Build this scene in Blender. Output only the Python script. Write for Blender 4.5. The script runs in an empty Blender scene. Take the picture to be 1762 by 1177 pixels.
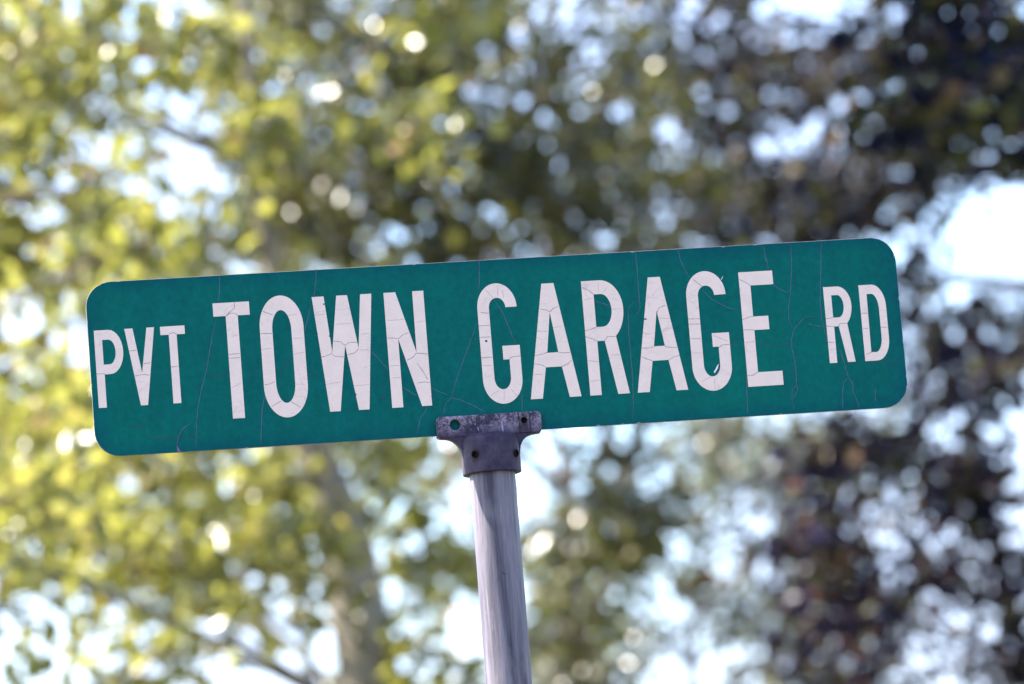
import bpy, bmesh, math, random
import numpy as np
from mathutils import Vector, Matrix

random.seed(11)
RNG = np.random.default_rng(7)
scene = bpy.context.scene
COL = scene.collection

# ------------------------------------------------------------------ camera
SIGN_Z = 2.21                                   # height of the blade's lower edge above the ground
CAM_POS = Vector((-0.67512, -4.95391, SIGN_Z - 0.65813))
PITCH, YAW, ROLL = math.radians(8.6085), math.radians(7.907), math.radians(-4.634)
FWD = Vector((math.sin(YAW) * math.cos(PITCH), math.cos(YAW) * math.cos(PITCH), math.sin(PITCH)))
_r = Vector((math.cos(YAW), -math.sin(YAW), 0))
_u = _r.cross(FWD)
RIGHT = _r * math.cos(ROLL) + _u * math.sin(ROLL)
UP = -_r * math.sin(ROLL) + _u * math.cos(ROLL)
FPX = 7924.7                                    # focal length in photograph pixels (1762 wide)
cam = bpy.data.cameras.new('camera')
cam.sensor_width = 36.0
cam.lens = FPX / 1762.0 * 36.0
cam.clip_start, cam.clip_end = 0.1, 3000.0
cam.dof.use_dof = True
cam.dof.focus_distance = 5.05
cam.dof.aperture_fstop = 5.0
cam_ob = bpy.data.objects.new('camera', cam)
COL.objects.link(cam_ob)
cam_ob.matrix_world = Matrix(((RIGHT.x, UP.x, -FWD.x, CAM_POS.x), (RIGHT.y, UP.y, -FWD.y, CAM_POS.y),
                              (RIGHT.z, UP.z, -FWD.z, CAM_POS.z), (0, 0, 0, 1)))
scene.camera = cam_ob

# ------------------------------------------------------------------ sky, sun, exposure
SUN_EL, SUN_AZ = math.radians(42), math.radians(-78)     # azimuth clockwise from +Y
world = bpy.data.worlds.new('World')
scene.world = world
world.use_nodes = True
_sky = world.node_tree.nodes.new('ShaderNodeTexSky')
_sky.sky_type = 'NISHITA'
_sky.sun_disc = False
_sky.sun_elevation, _sky.sun_rotation = SUN_EL, SUN_AZ
_sky.air_density, _sky.dust_density, _sky.ozone_density = 1.0, 1.5, 4.0
_bg = world.node_tree.nodes['Background']
# thin broken cloud over the whole dome
_wn = world.node_tree
_tc = _wn.nodes.new('ShaderNodeTexCoord')
_cn = _wn.nodes.new('ShaderNodeTexNoise')
_cn.inputs['Scale'].default_value, _cn.inputs['Detail'].default_value, _cn.inputs['Roughness'].default_value = 7.0, 6.0, 0.6
_wn.links.new(_tc.outputs['Generated'], _cn.inputs['Vector'])
_cr = _wn.nodes.new('ShaderNodeMapRange')
_cr.inputs['From Min'].default_value, _cr.inputs['From Max'].default_value = 0.36, 0.60
_cr.inputs['To Min'].default_value, _cr.inputs['To Max'].default_value = 0.05, 0.70
_wn.links.new(_cn.outputs[0], _cr.inputs['Value'])
_cm = _wn.nodes.new('ShaderNodeMix')
_cm.data_type = 'RGBA'
_cm.inputs[7].default_value = (2.05, 2.3, 3.3, 1)
_wn.links.new(_cr.outputs[0], _cm.inputs[0])
_wn.links.new(_sky.outputs[0], _cm.inputs[6])
_wn.links.new(_cm.outputs[2], _bg.inputs[0])
_bg.inputs[1].default_value = 0.15
sun = bpy.data.lights.new('sun', 'SUN')
sun.energy, sun.angle, sun.color = 5.0, math.radians(0.53), (1.0, 0.93, 0.82)
sun_ob = bpy.data.objects.new('sun', sun)
COL.objects.link(sun_ob)
SUN_DIR = Vector((math.sin(SUN_AZ) * math.cos(SUN_EL), math.cos(SUN_AZ) * math.cos(SUN_EL), math.sin(SUN_EL)))
sun_ob.rotation_euler = SUN_DIR.to_track_quat('Z', 'Y').to_euler()
sun_ob.location = (-6, 3, 12)
vs = scene.view_settings
vs.view_transform, vs.look, vs.gamma, vs.use_curve_mapping = 'Standard', 'None', 1.0, False
vs.exposure = 2.55
scene.render.engine = 'CYCLES'
scene.cycles.use_denoising = True
scene.cycles.adaptive_threshold = 0.004
scene.cycles.max_bounces = 8
scene.cycles.diffuse_bounces = 4
scene.cycles.transmission_bounces = 6

# ------------------------------------------------------------------ helpers
def at(px, py, d):
    """Place along the view ray of a photograph pixel, d metres ahead."""
    return CAM_POS + (FWD + RIGHT * ((px - 881.0) / FPX) - UP * ((py - 588.5) / FPX)) * d

def to_px(p):
    v = p - CAM_POS
    z = v.dot(FWD)
    return 881 + FPX * v.dot(RIGHT) / z, 588.5 - FPX * v.dot(UP) / z, z

def link(name, mesh, mat, parent=None):
    o = bpy.data.objects.new(name, mesh)
    COL.objects.link(o)
    if mat is not None and not mesh.materials:
        mesh.materials.append(mat)
    if parent is not None:
        o.parent = parent
    return o

def empty(name, loc, label, cat, group=None):
    o = bpy.data.objects.new(name, None)
    o.empty_display_size = 0.2
    COL.objects.link(o)
    o.location = loc
    o['label'], o['category'] = label, cat
    if group:
        o['group'] = group
    return o

def smooth(mesh, angle=None):
    mesh.polygons.foreach_set('use_smooth', [True] * len(mesh.polygons))
    if angle is not None:
        mesh.set_sharp_from_angle(angle=math.radians(angle))

def flat(name, loops, y0, y1, bevel=0.0, scale=0.001):
    """Outline loops (x, z) in mm, the later ones holes, extruded from y0 (front) to y1 in metres."""
    cu = bpy.data.curves.new(name, 'CURVE')
    cu.dimensions = '2D'
    cu.fill_mode = 'BOTH'
    cu.extrude = max(abs(y1 - y0) / 2 - bevel, 0.00001)
    cu.bevel_depth = bevel
    cu.bevel_resolution = 2
    cu.offset = -bevel
    for lp in loops:
        sp = cu.splines.new('POLY')
        sp.points.add(len(lp) - 1)
        for q, (x, z) in zip(sp.points, lp):
            q.co = (x * scale, z * scale, 0, 1)
        sp.use_cyclic_u = True
    tmp = bpy.data.objects.new('tmp', cu)
    COL.objects.link(tmp)
    me = bpy.data.meshes.new_from_object(tmp)
    bpy.data.objects.remove(tmp)
    bpy.data.curves.remove(cu)
    me.name = name
    me.materials.clear()
    m = Matrix(((1, 0, 0, 0), (0, 0, -1, (y0 + y1) / 2), (0, 1, 0, 0), (0, 0, 0, 1)))
    me.transform(m)
    return me

def arc(cx, cz, rx, rz, a0, a1, n=14):
    return [(cx + rx * math.cos(math.radians(a0 + (a1 - a0) * i / n)),
             cz + rz * math.sin(math.radians(a0 + (a1 - a0) * i / n))) for i in range(n + 1)]

def lathe(profile, n=48, name='lathe', closed=False):
    """Profile of (r, z) in metres turned round Z."""
    bm = bmesh.new()
    rings = []
    for r, z in profile:
        rings.append([bm.verts.new((r * math.cos(2 * math.pi * k / n), r * math.sin(2 * math.pi * k / n), z)) for k in range(n)])
    pairs = list(zip(rings, rings[1:])) + ([(rings[-1], rings[0])] if closed else [])
    for a, b in pairs:
        for k in range(n):
            bm.faces.new((a[k], a[(k + 1) % n], b[(k + 1) % n], b[k]))
    if not closed:
        bm.faces.new(list(reversed(rings[0])))
        bm.faces.new(rings[-1])
    bmesh.ops.recalc_face_normals(bm, faces=bm.faces)
    me = bpy.data.meshes.new(name)
    bm.to_mesh(me)
    bm.free()
    smooth(me, 35)
    return me

def ribbon(pts, y, w, taper=True, jitter=0.25, seed=0):
    """Hairline strip along (x, z) points in mm, lying at depth y (m)."""
    rnd = random.Random(seed)
    P = []
    for (x0, z0), (x1, z1) in zip(pts, pts[1:]):
        n = max(1, int(math.hypot(x1 - x0, z1 - z0) / 2.5))
        for i in range(n):
            t = i / n
            j = jitter if (i or P) else 0
            P.append((x0 + (x1 - x0) * t + rnd.uniform(-j, j), z0 + (z1 - z0) * t + rnd.uniform(-j, j)))
    P.append(pts[-1])
    vs_, fs = [], []
    for i, (x, z) in enumerate(P):
        a, b = P[max(0, i - 1)], P[min(len(P) - 1, i + 1)]
        dx, dz = b[0] - a[0], b[1] - a[1]
        L = math.hypot(dx, dz) or 1
        t = i / (len(P) - 1)
        ww = w * rnd.uniform(0.65, 1.25) * (min(1, 0.35 + 4 * min(t, 1 - t)) if taper else 1) / 2
        nx, nz = -dz / L * ww, dx / L * ww
        vs_ += [((x + nx) / 1000, y, (z + nz) / 1000), ((x - nx) / 1000, y, (z - nz) / 1000)]
        if i:
            k = 2 * i
            fs.append((k - 2, k - 1, k + 1, k))
    me = bpy.data.meshes.new('crack')
    me.from_pydata(vs_, [], fs)
    return me

def tube_into(V, F, pts, radii, n=8, wob=0.0, rnd=random):
    """Append a tapered tube along pts to vertex / face lists."""
    base = len(V)
    up = Vector((0.31, 0.83, 0.46)).normalized()
    for i, p in enumerate(pts):
        a, b = pts[max(0, i - 1)], pts[min(len(pts) - 1, i + 1)]
        t = (b - a)
        t = t.normalized() if t.length > 1e-9 else Vector((0, 0, 1))
        s = t.cross(up)
        s = s.normalized() if s.length > 1e-6 else t.orthogonal().normalized()
        c = t.cross(s)
        for k in range(n):
            an = 2 * math.pi * k / n
            r = radii[i] * (1 + (rnd.uniform(-wob, wob) if wob else 0))
            V.append(p + s * (r * math.cos(an)) + c * (r * math.sin(an)))
    for i in range(len(pts) - 1):
        for k in range(n):
            F.append((base + i * n + k, base + i * n + (k + 1) % n, base + (i + 1) * n + (k + 1) % n, base + (i + 1) * n + k))
    V.append(pts[-1])
    e = len(V) - 1
    o = base + (len(pts) - 1) * n
    for k in range(n):
        F.append((o + k, o + (k + 1) % n, e))

def bez(p0, p1, p2, n):
    return [p0 * ((1 - t) ** 2) + p1 * (2 * t * (1 - t)) + p2 * (t * t) for t in [i / n for i in range(n + 1)]]

# ------------------------------------------------------------------ materials
def mat(name):
    m = bpy.data.materials.new(name)
    m.use_nodes = True
    nt = m.node_tree
    return m, nt, nt.nodes['Principled BSDF']

def nd(nt, typ, **kw):
    n = nt.nodes.new(typ)
    for k, v in kw.items():
        if k.startswith('in_'):
            key = k[3:]
            n.inputs[int(key) if key.isdigit() else key.replace('_', ' ')].default_value = v
        else:
            setattr(n, k, v)
    return n

def coords(nt, scale=(1, 1, 1)):
    tc = nd(nt, 'ShaderNodeTexCoord')
    mp = nd(nt, 'ShaderNodeMapping')
    mp.inputs['Scale'].default_value = scale
    nt.links.new(tc.outputs['Object'], mp.inputs['Vector'])
    return mp.outputs[0]

def noise(nt, vec, scale, detail=5, rough=0.6):
    n = nd(nt, 'ShaderNodeTexNoise')
    n.inputs['Scale'].default_value = scale
    n.inputs['Detail'].default_value = detail
    n.inputs['Roughness'].default_value = rough
    nt.links.new(vec, n.inputs['Vector'])
    return n.outputs[0]

def ramp(nt, fac, stops):
    n = nd(nt, 'ShaderNodeValToRGB')
    el = n.color_ramp.elements
    while len(el) < len(stops):
        el.new(0.5)
    for e, (p, c) in zip(el, stops):
        e.position = p
        e.color = (c, c, c, 1) if isinstance(c, (int, float)) else (*c, 1)
    nt.links.new(fac, n.inputs[0])
    return n.outputs[0]

def mixc(nt, fac, a, b, mode='MIX'):
    n = nd(nt, 'ShaderNodeMix', data_type='RGBA', blend_type=mode)
    for sock, v in ((n.inputs[0], fac), (n.inputs[6], a), (n.inputs[7], b)):
        if isinstance(v, (int, float)):
            sock.default_value = v
        elif isinstance(v, tuple):
            sock.default_value = (*v, 1)
        else:
            nt.links.new(v, sock)
    return n.outputs[2]

def bump(nt, bs, h, strength, dist=0.001):
    b = nd(nt, 'ShaderNodeBump')
    b.inputs['Strength'].default_value = strength
    b.inputs['Distance'].default_value = dist
    nt.links.new(h, b.inputs['Height'])
    nt.links.new(b.outputs[0], bs.inputs['Normal'])

def plain(name, col, rough=0.6, metal=0.0, spec=0.4):
    m, nt, bs = mat(name)
    v = coords(nt)
    n = noise(nt, v, 220, 3)
    c = mixc(nt, 1.0, col, ramp(nt, n, [(0.3, 0.8), (0.7, 1.1)]), 'MULTIPLY')
    nt.links.new(c, bs.inputs['Base Color'])
    bs.inputs['Roughness'].default_value = rough
    bs.inputs['Metallic'].default_value = metal
    bs.inputs['Specular IOR Level'].default_value = spec
    return m

# green reflective film: slightly uneven fading, faint weave of the sheeting, a little grime
M_FILM, nt, bs = mat('green_film')
v = coords(nt)
big = noise(nt, v, 6, 4)
fine = noise(nt, coords(nt, (1.6, 1, 1)), 900, 3, 0.7)
weave = nd(nt, 'ShaderNodeTexWave', wave_type='BANDS', bands_direction='X')
weave.inputs['Scale'].default_value = 95
weave.inputs['Distortion'].default_value = 0.6
nt.links.new(v, weave.inputs['Vector'])
c = mixc(nt, ramp(nt, big, [(0.35, 0.0), (0.7, 1.0)]), (0.0001, 0.070, 0.066), (0.0001, 0.089, 0.072))
c = mixc(nt, 0.5, c, ramp(nt, fine, [(0.3, 0.72), (0.75, 1.2)]), 'MULTIPLY')
c = mixc(nt, 0.035, c, weave.outputs[0], 'MULTIPLY')
c = mixc(nt, 1.0, c, ramp(nt, noise(nt, v, 130, 5, 0.65), [(0.3, 0.86), (0.7, 1.12)]), 'MULTIPLY')
c = mixc(nt, 1.0, c, ramp(nt, noise(nt, coords(nt, (3.2, 1, 0.5)), 16, 6, 0.7), [(0.3, 0.90), (0.7, 1.08)]), 'MULTIPLY')
# dirt that has crept in from the rim
sx_ = nd(nt, 'ShaderNodeSeparateXYZ')
nt.links.new(v, sx_.inputs[0])
ex = nd(nt, 'ShaderNodeMath', operation='ABSOLUTE')
nt.links.new(sx_.outputs['X'], ex.inputs[0])
exr = nd(nt, 'ShaderNodeMapRange')
exr.inputs['From Min'].default_value, exr.inputs['From Max'].default_value = 0.425, 0.452
nt.links.new(ex.outputs[0], exr.inputs['Value'])
ez = nd(nt, 'ShaderNodeMath', operation='SUBTRACT')
ez.inputs[1].default_value = 0.096
nt.links.new(sx_.outputs['Z'], ez.inputs[0])
eza = nd(nt, 'ShaderNodeMath', operation='ABSOLUTE')
nt.links.new(ez.outputs[0], eza.inputs[0])
ezr = nd(nt, 'ShaderNodeMapRange')
ezr.inputs['From Min'].default_value, ezr.inputs['From Max'].default_value = 0.078, 0.098
nt.links.new(eza.outputs[0], ezr.inputs['Value'])
em = nd(nt, 'ShaderNodeMath', operation='MAXIMUM')
nt.links.new(exr.outputs[0], em.inputs[0])
nt.links.new(ezr.outputs[0], em.inputs[1])
en = nd(nt, 'ShaderNodeMath', operation='MULTIPLY')
nt.links.new(em.outputs[0], en.inputs[0])
nt.links.new(ramp(nt, noise(nt, v, 30, 5, 0.65), [(0.3, 0.25), (0.7, 0.8)]), en.inputs[1])
c = mixc(nt, en.outputs[0], c, (0.0, 0.036, 0.058))
grime = noise(nt, coords(nt, (14, 1, 9)), 3.0, 7, 0.72)
c = mixc(nt, ramp(nt, grime, [(0.62, 0.0), (0.78, 0.35)]), c, (0.004, 0.036, 0.052))
nt.links.new(c, bs.inputs['Base Color'])
bs.inputs['Roughness'].default_value = 0.42
bs.inputs['Specular IOR Level'].default_value = 0.04
bump(nt, bs, fine, 0.06, 0.0005)

# white reflective letters: off-white with a pinkish cast, crazed with hairlines across the strokes
M_LETTER, nt, bs = mat('white_film')
wob = noise(nt, coords(nt), 60, 3)
vv = nd(nt, 'ShaderNodeVectorMath', operation='ADD')
sc = nd(nt, 'ShaderNodeVectorMath', operation='SCALE')
sc.inputs['Scale'].default_value = 0.006
nt.links.new(noise(nt, coords(nt), 180, 2), sc.inputs[0])
nt.links.new(coords(nt), vv.inputs[0])
nt.links.new(sc.outputs[0], vv.inputs[1])
mp = nd(nt, 'ShaderNodeMapping')
mp.inputs['Scale'].default_value = (55, 1, 135)
nt.links.new(vv.outputs[0], mp.inputs['Vector'])
vor = nd(nt, 'ShaderNodeTexVoronoi', feature='DISTANCE_TO_EDGE')
vor.inputs['Scale'].default_value = 1.0
nt.links.new(mp.outputs[0], vor.inputs['Vector'])
line = ramp(nt, vor.outputs['Distance'], [(0.0, 1.0), (0.045, 0.0)])
msk = ramp(nt, noise(nt, coords(nt), 26, 3), [(0.46, 0.0), (0.62, 1.0)])
mm = nd(nt, 'ShaderNodeMath', operation='MULTIPLY')
nt.links.new(line, mm.inputs[0])
nt.links.new(msk, mm.inputs[1])
sp = ramp(nt, noise(nt, coords(nt), 1100, 3, 0.7), [(0.3, 0.86), (0.7, 1.04)])
c = mixc(nt, ramp(nt, wob, [(0.3, 0.0), (0.7, 1.0)]), (0.535, 0.41, 0.36), (0.585, 0.445, 0.39))
c = mixc(nt, 0.6, c, sp, 'MULTIPLY')
m2 = nd(nt, 'ShaderNodeMath', operation='MULTIPLY')
m2.inputs[1].default_value = 0.42
nt.links.new(mm.outputs[0], m2.inputs[0])
c = mixc(nt, m2.outputs[0], c, (0.30, 0.20, 0.22))
nt.links.new(c, bs.inputs['Base Color'])
bs.inputs['Roughness'].default_value = 0.5
bs.inputs['Specular IOR Level'].default_value = 0.25

M_CRACK_L = plain('crack_light', (0.030, 0.085, 0.112), 0.7)
M_CRACK_D = plain('dark_crack_or_shade', (0.002, 0.028, 0.05), 0.7)
M_CRACK_T = plain('crack_letter', (0.15, 0.10, 0.12), 0.8)
M_CHIP_SHADOW = plain('dark_chip_or_shadow', (0.025, 0.02, 0.04), 0.7)
M_PEEL = plain('peeled_flake', (0.62, 0.54, 0.55), 0.6)
M_PURPLE = plain('purple_chip', (0.10, 0.06, 0.16), 0.7)
M_ALU = plain('bare_aluminium', (0.17, 0.15, 0.16), 0.6, 0.1)
M_HOLE = plain('dark_screw', (0.004, 0.003, 0.005), 0.9, 0.0, 0.0)
M_RUST = plain('rusty_screw', (0.014, 0.007, 0.008), 0.9, 0.0, 0.05)

# cast bracket: dull violet-grey oxide with chalky white blooms, rust round the screws
M_CAST, nt, bs = mat('cast_metal')
v = coords(nt)
n1 = noise(nt, v, 55, 6, 0.68)
n2 = noise(nt, v, 520, 4, 0.75)
base = mixc(nt, ramp(nt, n1, [(0.35, 0.0), (0.68, 1.0)]), (0.013, 0.009, 0.025), (0.046, 0.032, 0.058))
sep = nd(nt, 'ShaderNodeSeparateXYZ')
tc = nd(nt, 'ShaderNodeTexCoord')
nt.links.new(tc.outputs['Object'], sep.inputs[0])
zt = nd(nt, 'ShaderNodeMapRange')
zt.inputs['From Min'].default_value, zt.inputs['From Max'].default_value = -0.004, 0.016
nt.links.new(sep.outputs['Z'], zt.inputs['Value'])
xt = nd(nt, 'ShaderNodeMapRange')
xt.inputs['From Min'].default_value, xt.inputs['From Max'].default_value = -0.052, -0.066
nt.links.new(sep.outputs['X'], xt.inputs['Value'])
ad = nd(nt, 'ShaderNodeMath', operation='MAXIMUM')
nt.links.new(zt.outputs[0], ad.inputs[0])
nt.links.new(xt.outputs[0], ad.inputs[1])
bl = nd(nt, 'ShaderNodeMath', operation='MULTIPLY')
nt.links.new(ad.outputs[0], bl.inputs[0])
nt.links.new(ramp(nt, mixc(nt, 0.5, n1, n2), [(0.47, 0.0), (0.60, 1.0)]), bl.inputs[1])
c = mixc(nt, bl.outputs[0], base, (0.24, 0.19, 0.245))
c = mixc(nt, ramp(nt, n2, [(0.62, 0.0), (0.75, 0.5)]), c, (0.025, 0.015, 0.05))
for sx, sy, sz in ((-0.0203, -0.0247, -0.0262), (0.0250, -0.0200, -0.0270), (0.0382, -0.0090, 0.0105)):
    ds = nd(nt, 'ShaderNodeVectorMath', operation='DISTANCE')
    sq = nd(nt, 'ShaderNodeVectorMath', operation='MULTIPLY')
    sq.inputs[1].default_value = (1, 1, 0.62)
    nt.links.new(tc.outputs['Object'], sq.inputs[0])
    nt.links.new(sq.outputs[0], ds.inputs[0])
    ds.inputs[1].default_value = (sx, sy, sz * 0.62 - 0.0008)
    rr_ = nd(nt, 'ShaderNodeMath', operation='MULTIPLY_ADD')
    rr_.inputs[1].default_value = 0.006
    nt.links.new(n1, rr_.inputs[0])
    nt.links.new(ds.outputs['Value'], rr_.inputs[2])
    mr = nd(nt, 'ShaderNodeMapRange')
    mr.inputs['From Min'].default_value, mr.inputs['From Max'].default_value = 0.0055, 0.0105
    mr.inputs['To Min'].default_value, mr.inputs['To Max'].default_value = 0.85, 0.0
    nt.links.new(rr_.outputs[0], mr.inputs['Value'])
    c = mixc(nt, mr.outputs[0], c, (0.006, 0.003, 0.005))
nt.links.new(c, bs.inputs['Base Color'])
bs.inputs['Metallic'].default_value = 0.0
bs.inputs['Specular IOR Level'].default_value = 0.18
bs.inputs['Roughness'].default_value = 0.6
bump(nt, bs, n2, 0.35, 0.0006)

# galvanised pipe: lavender grey with long streaks and a few stains
M_PIPE, nt, bs = mat('galvanised_pipe')
st = noise(nt, coords(nt, (9, 9, 0.35)), 9, 5, 0.6)
st2 = noise(nt, coords(nt, (60, 60, 2.2)), 16, 5, 0.7)
spk = noise(nt, coords(nt, (1, 1, 0.5)), 240, 4, 0.75)
blo = noise(nt, coords(nt, (1, 1, 0.4)), 24, 5, 0.6)
c = mixc(nt, ramp(nt, st, [(0.40, 0.0), (0.60, 1.0)]), (0.020, 0.017, 0.036), (0.115, 0.101, 0.130))
c = mixc(nt, 0.75, c, ramp(nt, st2, [(0.34, 0.45), (0.66, 1.30)]), 'MULTIPLY')
c = mixc(nt, ramp(nt, blo, [(0.52, 0.0), (0.72, 0.55)]), c, (0.185, 0.165, 0.175))
c = mixc(nt, ramp(nt, spk, [(0.68, 0.0), (0.78, 0.7)]), c, (0.05, 0.035, 0.075))
nt.links.new(c, bs.inputs['Base Color'])
bs.inputs['Metallic'].default_value = 0.2
nt.links.new(ramp(nt, st2, [(0.3, 0.5), (0.7, 0.7)]), bs.inputs['Roughness'])
bump(nt, bs, st2, 0.12, 0.0006)

def leaf_mat(name, stops, glow, trans=0.5, rough=0.4, spec=0.5):
    """stops: ramp of leaf colours by the per-leaf tint; glow: colour of light coming through."""
    m, nt, bs = mat(name)
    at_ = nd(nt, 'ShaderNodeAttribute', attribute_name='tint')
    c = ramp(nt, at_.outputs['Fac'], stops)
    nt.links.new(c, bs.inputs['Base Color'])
    bs.inputs['Roughness'].default_value = rough
    bs.inputs['Specular IOR Level'].default_value = spec
    tr = nd(nt, 'ShaderNodeBsdfTranslucent')
    nt.links.new(mixc(nt, 0.5, c, glow), tr.inputs['Color'])
    mx = nd(nt, 'ShaderNodeMixShader')
    mx.inputs[0].default_value = trans
    nt.links.new(bs.outputs[0], mx.inputs[1])
    nt.links.new(tr.outputs[0], mx.inputs[2])
    nt.links.new(mx.outputs[0], nt.nodes['Material Output'].inputs['Surface'])
    return m

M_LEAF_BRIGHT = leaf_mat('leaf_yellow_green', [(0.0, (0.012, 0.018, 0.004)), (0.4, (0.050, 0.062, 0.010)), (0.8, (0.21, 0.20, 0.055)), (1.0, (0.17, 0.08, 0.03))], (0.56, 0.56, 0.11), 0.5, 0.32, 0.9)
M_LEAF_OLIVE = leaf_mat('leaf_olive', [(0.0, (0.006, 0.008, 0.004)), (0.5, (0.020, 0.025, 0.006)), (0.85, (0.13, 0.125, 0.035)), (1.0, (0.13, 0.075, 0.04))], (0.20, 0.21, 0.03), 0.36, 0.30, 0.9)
M_LEAF_DARK = leaf_mat('leaf_dark', [(0.0, (0.001, 0.0015, 0.016)), (0.48, (0.004, 0.006, 0.018)), (0.75, (0.065, 0.072, 0.018)), (1.0, (0.09, 0.05, 0.03))], (0.022, 0.028, 0.026), 0.2, 0.35, 0.08)  # navy of the shaded foliage is put into the darker stops
M_LEAF_PLUM = leaf_mat('leaf_plum', [(0.0, (0.002, 0.001, 0.020)), (0.5, (0.007, 0.005, 0.024)), (0.75, (0.060, 0.062, 0.018)), (1.0, (0.10, 0.045, 0.04))], (0.025, 0.018, 0.032), 0.18, 0.35, 0.08)  # plum leaves, with violet shadow tone mixed into the darker stops

def bark_mat(name, a, b):
    m, nt, bs = mat(name)
    n1 = noise(nt, coords(nt, (1, 1, 0.22)), 22, 7, 0.7)
    n2 = noise(nt, coords(nt), 3, 3)
    c = mixc(nt, ramp(nt, n1, [(0.35, 0.0), (0.66, 1.0)]), a, b)
    c = mixc(nt, 0.5, c, ramp(nt, n2, [(0.3, 0.7), (0.7, 1.2)]), 'MULTIPLY')
    nt.links.new(c, bs.inputs['Base Color'])
    bs.inputs['Roughness'].default_value = 0.9
    bs.inputs['Specular IOR Level'].default_value = 0.2
    bump(nt, bs, n1, 0.8, 0.02)
    return m

M_BARK_GREY = bark_mat('bark_grey', (0.11, 0.095, 0.085), (0.30, 0.27, 0.22))
M_BARK_BROWN = bark_mat('bark_brown', (0.06, 0.045, 0.045), (0.17, 0.125, 0.11))
M_BARK_DARK = bark_mat('bark_dark', (0.02, 0.014, 0.03), (0.06, 0.042, 0.062))

M_GROUND, nt, bs = mat('grass_ground')
g1 = noise(nt, coords(nt), 1.3, 8, 0.7)
g2 = noise(nt, coords(nt), 0.12, 4)
c = mixc(nt, ramp(nt, g1, [(0.35, 0.0), (0.7, 1.0)]), (0.03, 0.045, 0.012), (0.075, 0.075, 0.03))
c = mixc(nt, ramp(nt, g2, [(0.45, 0.0), (0.62, 0.8)]), c, (0.11, 0.095, 0.07))
nt.links.new(c, bs.inputs['Base Color'])
bs.inputs['Roughness'].default_value = 0.95
bump(nt, bs, g1, 0.6, 0.08)

# ---- hairline cracks, (x, z) in mm on the blade
LIGHT_CRACKS = [
    [(-302.8,190.6), (-303.8,176.7), (-306.2,161.6)],
    [(-309.7,143.5), (-316.5,119.8), (-324.1,88.8), (-331.8,65.2), (-336.9,45.2), (-339.6,26.9), (-341.6,4.0)],
    [(-345.5,31.0), (-355.1,25.1), (-360.2,17.1), (-361.8,6.2)],
    [(-261.4,60.8), (-266.3,44.5), (-268.7,26.1), (-271.1,2.3)],
    [(-196.4,192.6), (-197.7,179.6), (-201.2,162.5)],
    [(-205.0,153.6), (-210.7,135.6), (-215.4,122.5)],
    [(-143.3,98.4), (-134.9,88.2), (-126.0,76.5)],
    [(-111.9,56.7), (-97.4,45.9)],
    [(-85.5,33.1), (-94.8,20.7), (-99.2,4.2)],
    [(-78.7,52.8), (-71.3,48.6), (-62.9,44.7)],
    [(-16.9,193.4), (-17.1,179.3), (-18.8,162.5), (-17.7,158.1)],
    [(-4.0,147.0), (3.3,135.9), (8.7,121.5), (13.8,104.3), (16.9,95.7)],
    [(-24.2,123.1), (-30.7,107.0), (-41.8,83.4), (-53.1,58.0), (-59.1,41.6)],
    [(-59.1,41.6), (-66.1,34.6), (-69.2,22.7)],
    [(-59.1,41.2), (-49.1,38.2), (-33.1,29.8), (-22.5,22.6)],
    [(18.7,42.0), (18.0,22.3)],
    [(158.4,192.8), (158.3,167.9), (157.9,143.4), (157.8,128.4), (153.8,121.1), (148.9,118.5)],
    [(156.1,137.5), (148.2,132.7), (144.3,127.3), (143.1,101.0), (143.0,82.3), (143.1,57.9), (141.6,26.2), (139.4,4.8)],
    [(205.9,190.6), (207.7,178.2), (212.3,165.7), (216.5,158.1)],
    [(229.2,143.5), (239.6,132.9), (253.9,123.6), (267.3,119.0)],
    [(271.2,58.5), (269.4,37.0), (267.8,3.3)],
    [(302.3,188.9), (303.6,170.8)],
    [(107.8,139.2), (117.4,135.5), (125.2,131.6)],
    [(303.8,175.4), (305.5,162.4)],
    [(311.1,155.1), (309.6,144.8), (317.6,138.6), (325.8,135.3)],
    [(333.1,190.8), (331.7,162.4), (327.6,134.3), (323.8,117.5), (323.2,106.2), (326.4,95.6)],
    [(354.6,107.1), (341.3,107.0), (334.1,100.8), (327.8,93.6), (323.8,81.6), (323.5,72.2), (325.7,60.8), (325.7,40.1), (325.5,31.6), (319.8,27.3), (318.8,16.0), (319.8,3.8)],
    [(325.5,31.6), (326.2,25.0), (320.3,17.8)],
    [(367.7,191.7), (363.4,151.1), (360.4,124.8), (360.0,104.0), (361.8,92.5), (363.7,77.7)],
    [(375.6,71.3), (378.4,66.0), (381.6,49.8), (384.2,36.5), (388.3,29.6), (388.0,20.2), (391.3,11.5), (393.7,2.0)],
    [(384.2,36.5), (378.0,31.2), (376.0,18.1), (374.7,2.2)],
    [(344.4,99.2), (359.2,95.1), (363.6,95.1)],
    [(413.3,23.4), (411.9,8.4)],
]
DARK_CRACKS = [
    [(-395.4,21.2), (-379.4,16.1), (-355.6,17.8), (-342.9,16.0)],
    [(-325.6,81.4), (-314.6,81.7), (-301.7,82.4)],
    [(-280.7,81.5), (-265.1,80.5)],
    [(-414.8,29.8), (-396.6,30.5), (-396.7,24.0)],
    [(-228.9,98.6), (-240.1,87.2), (-248.3,80.3)],
    [(-215.0,77.3), (-204.1,75.7)],
    [(-162.1,45.3), (-151.3,42.8)],
    [(139.7,127.6), (143.8,125.4)],
    [(256.3,82.9), (269.2,83.1)],
    [(285.9,80.7), (308.3,77.3), (321.6,78.0)],
    [(394.3,53.8), (421.6,50.2), (449.9,51.3)],
    [(312.1,46.5), (322.8,49.6)],
    [(261.1,121.2), (269.5,119.4)],
    [(-15.0,23.1), (-7.4,26.3), (3.9,27.5)],
]
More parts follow.
